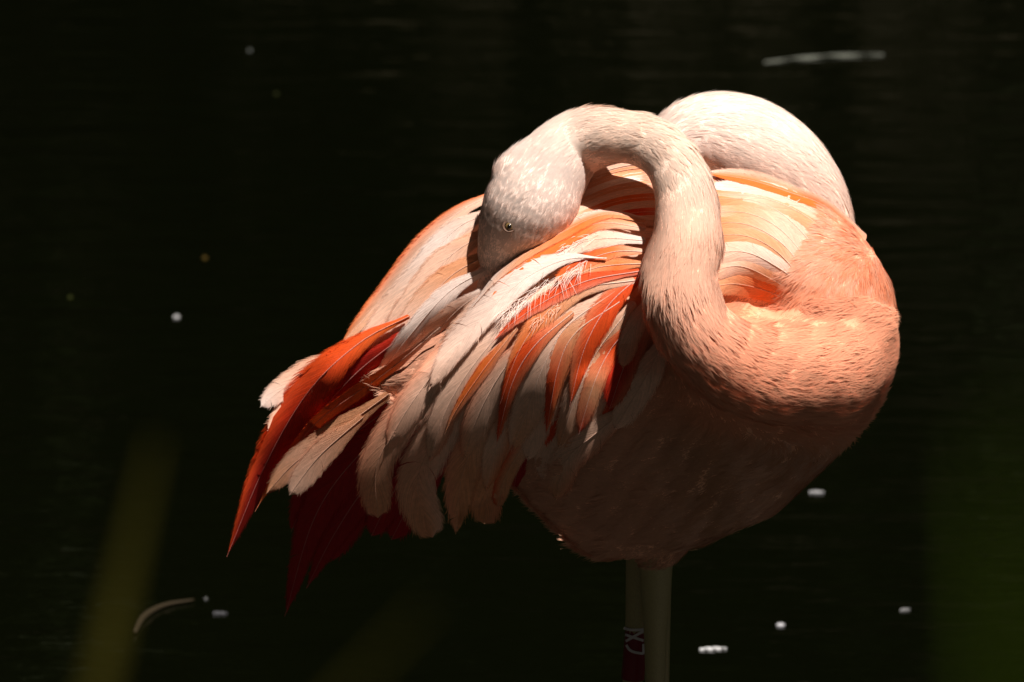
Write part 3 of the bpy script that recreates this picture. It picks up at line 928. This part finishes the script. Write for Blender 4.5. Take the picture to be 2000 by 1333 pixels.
leg2, at2 = leg((1256, 1085, -115), -0.075, root)
# red band with white characters on the rear leg
zb = [W([(1240, y, -115)])[0][2] for y in (1222, 1345)]
c0, c1 = at2(zb[0]), at2(zb[1])
bvv, bff = tube([tuple(c0) + (23 * S,), tuple(c0 * .5 + c1 * .5) + (23 * S,), tuple(c1) + (23 * S,)], 8, 24, closed=False)
band = link("leg_band", mesh_from("leg_band", bvv, bff), MAT_BAND, leg2)
cb_ = to_px(at2(zb[0]))[0]; ce_ = to_px(at2(zb[1]))[0]
def band_stroke(pts, wd=2.6, name="band_character"):
    V, Fc = [], []
    P = spline(pts, 14) if len(pts) > 2 else spline(pts, 8)
    T = unit(np.gradient(P, axis=0)); Nn = np.stack([-T[:, 1], T[:, 0]], 1)
    for q, nn in zip(P, Nn):
        for sg in (-1, 1):
            x, y = q + nn * wd * sg
            k = (y - cb_[1]) / (ce_[1] - cb_[1])
            cx = cb_[0] + (ce_[0] - cb_[0]) * k; cd = cb_[2] + (ce_[2] - cb_[2]) * k
            dx = np.clip((x - cx) / 23.0, -.98, .98)
            V.append((x, y, cd + 23.0 * math.sqrt(1 - dx * dx) + 2.6))
    for i in range(len(P) - 1):
        Fc.append((2 * i, 2 * i + 1, 2 * i + 3, 2 * i + 2))
    return V, Fc
def strokes(lst, name):
    V, Fc = [], []
    for k, s_ in enumerate(lst):
        v, f = band_stroke(s_)
        v = [(a, b_, c + 0.25 * k) for a, b_, c in v]
        Fc += [tuple(i + len(V) for i in q) for q in f]; V += v
    link(name, mesh_from(name, W(V), Fc), MAT_INK, band)
strokes([[(1221, 1240), (1257, 1252)], [(1222, 1253), (1257, 1233)]], "band_character")
strokes([[(1223, 1260), (1230, 1270), (1242, 1275), (1257, 1277)], [(1257, 1278), (1257, 1258)]], "band_character")
strokes([[(1218, 1227), (1228, 1230), (1240, 1231), (1259, 1230)]], "band_rim")

# ------------------------------------------------------------------ second flamingo, behind
D2 = -430
root2 = bpy.data.objects.new("flamingo", None)
COL.objects.link(root2)
f2 = W([(1330, 1085, D2)])[0]
root2.location = (f2[0], f2[1], -0.21)
root2["label"] = "pale cream flamingo behind, only its arched fluffy neck rising over the other bird's back"
root2["category"] = "flamingo"
TORSO2 = [(860, 640, 720, 10), (930, 580, 790, 70), (1050, 520, 880, 120), (1180, 480, 940, 150), (1330, 450, 965, 165), (1460, 450, 930, 160),
          (1560, 490, 850, 125), (1620, 560, 760, 70), (1640, 630, 690, 15)]
NECK2 = [(1250, 520, D2 + 70, 40), (1262, 450, D2 + 70, 58), (1288, 370, D2 + 70, 68), (1332, 288, D2 + 60, 76), (1385, 272, D2 + 50, 92), (1455, 290, D2 + 40, 102), (1525, 336, D2 + 40, 98),
         (1575, 400, D2 + 40, 84), (1582, 490, D2 + 40, 88), (1540, 580, D2 + 20, 100), (1480, 640, D2, 110)]
b2_me = fuse("body", [torso_mesh(TORSO2, D2), tube(NECK2, 60, 28)], voxel=0.0026)
def body_color2(pp):
    c = mixc(np.tile(WHITE * 1.05, (len(pp), 1)), np.tile(PALE * .6 + WHITE * .4, (len(pp), 1)), sstep(200, 420, pp[:, 1]))
    return mixc(c, np.tile(PINK, (len(pp), 1)), sstep(450, 650, pp[:, 1]))
_bc = body_color
body_color = lambda pp, neck: body_color2(pp)
set_body_colors(b2_me, NECK2)
link("body", b2_me, MAT_SKIN, root2)
coat(b2_me, NECK2, root2, 30000, "down_coat", 0.5)
body_color = _bc
rows2 = []
for i in range(26):
    x0 = rng.uniform(1180, 1500); y0 = rng.uniform(520, 760)
    rows2.append(([(x0, y0), (x0 - 90, y0 + 20), (x0 - 170, y0 + 70)], 50, [PALE, PEACH, PALE] if i % 3 else [PALE, ORANGE, REDO], rng.uniform(4, 12), {}))
def torso2_depth(px, py):
    t, bt, h = lerp_tab(TORSO2, px, 1), lerp_tab(TORSO2, px, 2), lerp_tab(TORSO2, px, 3)
    k = (py - (t + bt) / 2) / ((bt - t) / 2)
    return D2 + h * keel(k)
w2 = link("wing", mesh_from("wing", W([(x, y, float(torso2_depth(x, y)) + 2) for x, y in [(1500, 560), (1300, 520), (1100, 600), (1000, 680), (1150, 800), (1350, 800), (1480, 700)]]),
          [tuple(range(7))], cols=np.tile(PALE, (7, 1)), uvs=np.zeros((7, 2))), MAT_SKIN, root2)
add_feathers(rows2, torso2_depth, w2, seed0=900)
loose_barbs(w2)
leg((1292, 960, D2), 0.0, root2)
bvv, bff = tube([(1250, 530, D2 + 70, 38), (1246, 565, D2 + 80, 30), (1225, 600, D2 + 84, 24), (1190, 612, D2 + 84, 10)], 16, 12)
link("bill", mesh_from("bill", W(bvv), bff), MAT_BILL, root2)

# ------------------------------------------------------------------ things on the water
def on_water(px, py, h=0.004):
    a = W([(px, py, 0)])[0]; d = unit(a - CAM)
    k = (h - CAM[2]) / d[2]
    return CAM + d * k

def floating(px, py, wpx, hpx, label, cat="feather", name="floating_feather", col=(.8, .8, .8), ang=0.0, group=None):
    p = on_water(px, py)
    k = np.linalg.norm(p - CAM) / DIST * S
    hl, hw = .8 * wpx * k / 2, .8 * hpx * k / 2 / math.sin(PITCH)
    n = 14
    v, f, c = [], [], []
    for i in range(n):
        t = i / (n - 1.0)
        w_ = hw * math.sin(math.pi * (0.06 + 0.9 * t)) ** 1.5
        x = -hl + 2 * hl * t
        zc = (0.10 if wpx < 30 else 0.025) * hl * math.sin(math.pi * t)
        for j, o in enumerate((-1, -.5, 0, .5, 1)):
            y = o * w_ * (1 + (random.uniform(-.4, .4) if abs(o) > .6 and wpx < 100 else 0)) + 0.12 * hl * math.sin(3 * t)
            z = zc * (1 - .6 * o * o) + .002 * math.sin(20 * t + 3 * o)
            v.append(p + np.array([x * math.cos(ang) - y * math.sin(ang), x * math.sin(ang) + y * math.cos(ang), z - 0.0035]))
    for i in range(n - 1):
        for j in range(4):
            f.append((i * 5 + j, i * 5 + j + 1, (i + 1) * 5 + j + 1, (i + 1) * 5 + j))
    o = link(name, mesh_from(name, v, f, cols=np.tile(np.asarray(col) * .72, (len(v), 1))), MAT_FLOAT)
    o["label"] = label; o["category"] = cat
    if group: o["group"] = group
    return o
floating(345, 615, 15, 9, "bright white tuft of down floating alone on open dark water")
floating(1595, 957, 36, 5, "small white curled feather floating beside the flamingo's belly", col=(.45, .45, .46))
floating(1525, 1216, 20, 6, "white star-shaped bit of down floating on the water", col=(.75, .75, .78))
floating(1393, 1263, 66, 3, "slim white feather floating next to the flamingo's legs", ang=.12)
floating(1768, 1187, 26, 4, "faint grey sliver of feather drifting on green water", col=(.25, .25, .25), ang=.3)
floating(1610, 111, 310, 2.6, "long pale curved feather floating far out on the dark pond", col=(.14, .15, .12), ang=.30)
floating(488, 95, 9, 8, "dim grey speck of down on the far dark water", col=(.25, .27, .25))
floating(400, 500, 12, 10, "small ochre fallen leaf floating on dark water", "leaf", "floating_leaf", col=(.14, .09, .015))
floating(137, 577, 11, 9, "small olive green leaf floating on dark water", "leaf", "floating_leaf", col=(.05, .06, .008))
floating(540, 180, 11, 9, "dim moss green leaf floating far out on dark water", "leaf", "floating_leaf", col=(.03, .035, .006))
floating(430, 1193, 34, 4, "thin grey wet feather floating near the curved twig", col=(.12, .12, .13), ang=-.1)
floating(402, 1165, 8, 6, "tiny pale down speck floating above the curved twig", col=(.3, .3, .3))
tp = [on_water(x, y, .003) for x, y in ((262, 1235), (280, 1205), (320, 1183), (378, 1172))]
tv_, tf_ = tube([tuple(p) + (r,) for p, r in zip(tp, (.003, .004, .003, .0015))], 24, 8)
tw = link("twig", mesh_from("twig", tv_, tf_), MAT_TWIG)
tw["label"] = "curved brown twig floating low on the dark water"; tw["category"] = "twig"

# ------------------------------------------------------------------ reeds on the near bank, out of focus
def reed(px0, py0, px1, py1, dist, wpx, label, mat=MAT_REED, leaves=1):
    """blade whose upper end shows at (px1,py1) and passes (px0,py0); rooted in the near bank"""
    def pt(px, py):
        a = W([(px, py, 0)])[0]; return CAM + (a - CAM) * dist / DIST
    top, low = pt(px1, py1), pt(px0, py0)
    d = unit(low - top)
    base = low.copy()
    while base[2] > ground_z(base[0], base[1]) - 0.03:
        base = base + d * 0.02
    w_ = wpx * S * dist / DIST
    P = spline([base, top], 30)
    v, f = [], []
    for i, q in enumerate(P):
        t = i / 29.0
        w = w_ * .5 * (1 - max(0, (t - .8) / .2) ** 2 * .9)
        for o, h in ((-1, 0), (0, .25), (1, 0)):
            v.append(q + AX * o * w + np.array([0, 1, 0]) * h * w)
    for i in range(29):
        for j in range(2):
            f.append((i * 3 + j, i * 3 + j + 1, i * 3 + j + 4, i * 3 + j + 3))
    o = link("reed_leaf", mesh_from("reed_leaf", v, f), mat)
    o["label"] = label; o["category"] = "reed"
    return o
reed(195, 1333, 305, 860, 1.5, 105, "broad blurred green reed blade standing upright at the water's edge")
reed(690, 1333, 835, 1185, 1.3, 75, "low blurred brownish reed tip below the bird's wing")
reed(2110, 1800, 2070, 900, 0.38, 260, "bright green blurred reed leaf beside the open water", mat=MAT_GREEN)

# ------------------------------------------------------------------ unseen tree behind the camera, added to block sky and darken the surroundings
tree = bpy.data.objects.new("unseen_shade_tree", None)
COL.objects.link(tree)
tree.location = (5.2, -11.0, ground_z(5.2, -11.0) - 0.1)
tree["label"] = "unseen leafy tree added behind the camera to darken the surroundings"; tree["category"] = "tree"
tb = np.array(tree.location)
tv_, tf_ = tube([tuple(tb) + (.30,), tuple(tb + [-.2, .2, 2.0]) + (.22,), tuple(tb + [-.8, .6, 4.0]) + (.16,), tuple(tb + [-2.0, 1.5, 5.2]) + (.08,)], 30, 14)
link("trunk", mesh_from("trunk", tv_, tf_), MAT_TWIG, tree)
for q in ((-4.5, 3.8, 4.4), (-6.5, 2.6, 4.6), (-3.0, 4.2, 4.7), (1.5, 3.0, 5.0), (-5.5, -1.5, 5.2), (0.5, -2.0, 5.4)):
    tv_, tf_ = tube([tuple(tb + [-.5, .4, 3.2]) + (.13,), tuple(tb + np.array(q) * .55 + [0, 0, 1.4]) + (.08,), tuple(tb + np.array(q)) + (.03,)], 16, 8)
    link("limb", mesh_from("limb", tv_, tf_), MAT_TWIG, tree)
n = 42000
c = np.stack([rng.uniform(-7.5, 9.5, n), rng.uniform(-16, -6.6, n), rng.uniform(4.1, 7.4, n)], 1)
dens = np.sin(c[:, 0] * 1.7 + 1) + np.sin(c[:, 1] * 2.1) + np.sin(c[:, 2] * 2.7 + c[:, 0]) + rng.normal(size=n) * .9
c = c[(dens > -0.3) & (((c[:, 0] - 1) / 8.6) ** 2 + ((c[:, 1] + 11) / 4.6) ** 2 + ((c[:, 2] - 5) / 2.6) ** 2 < 1)]
n = len(c)
a_ = unit(rng.normal(size=(n, 3))); b_ = unit(np.cross(a_, rng.normal(size=(n, 3)))); q_ = .17 * rng.uniform(.6, 1.3, (n, 1))
lv = np.stack([c - a_ * q_, c + b_ * q_ * .5, c + a_ * q_, c - b_ * q_ * .5], 1).reshape(-1, 3)
link("crown", mesh_np("crown", lv, np.arange(len(lv)), np.full(n, 4)), MAT_LEAF, tree)
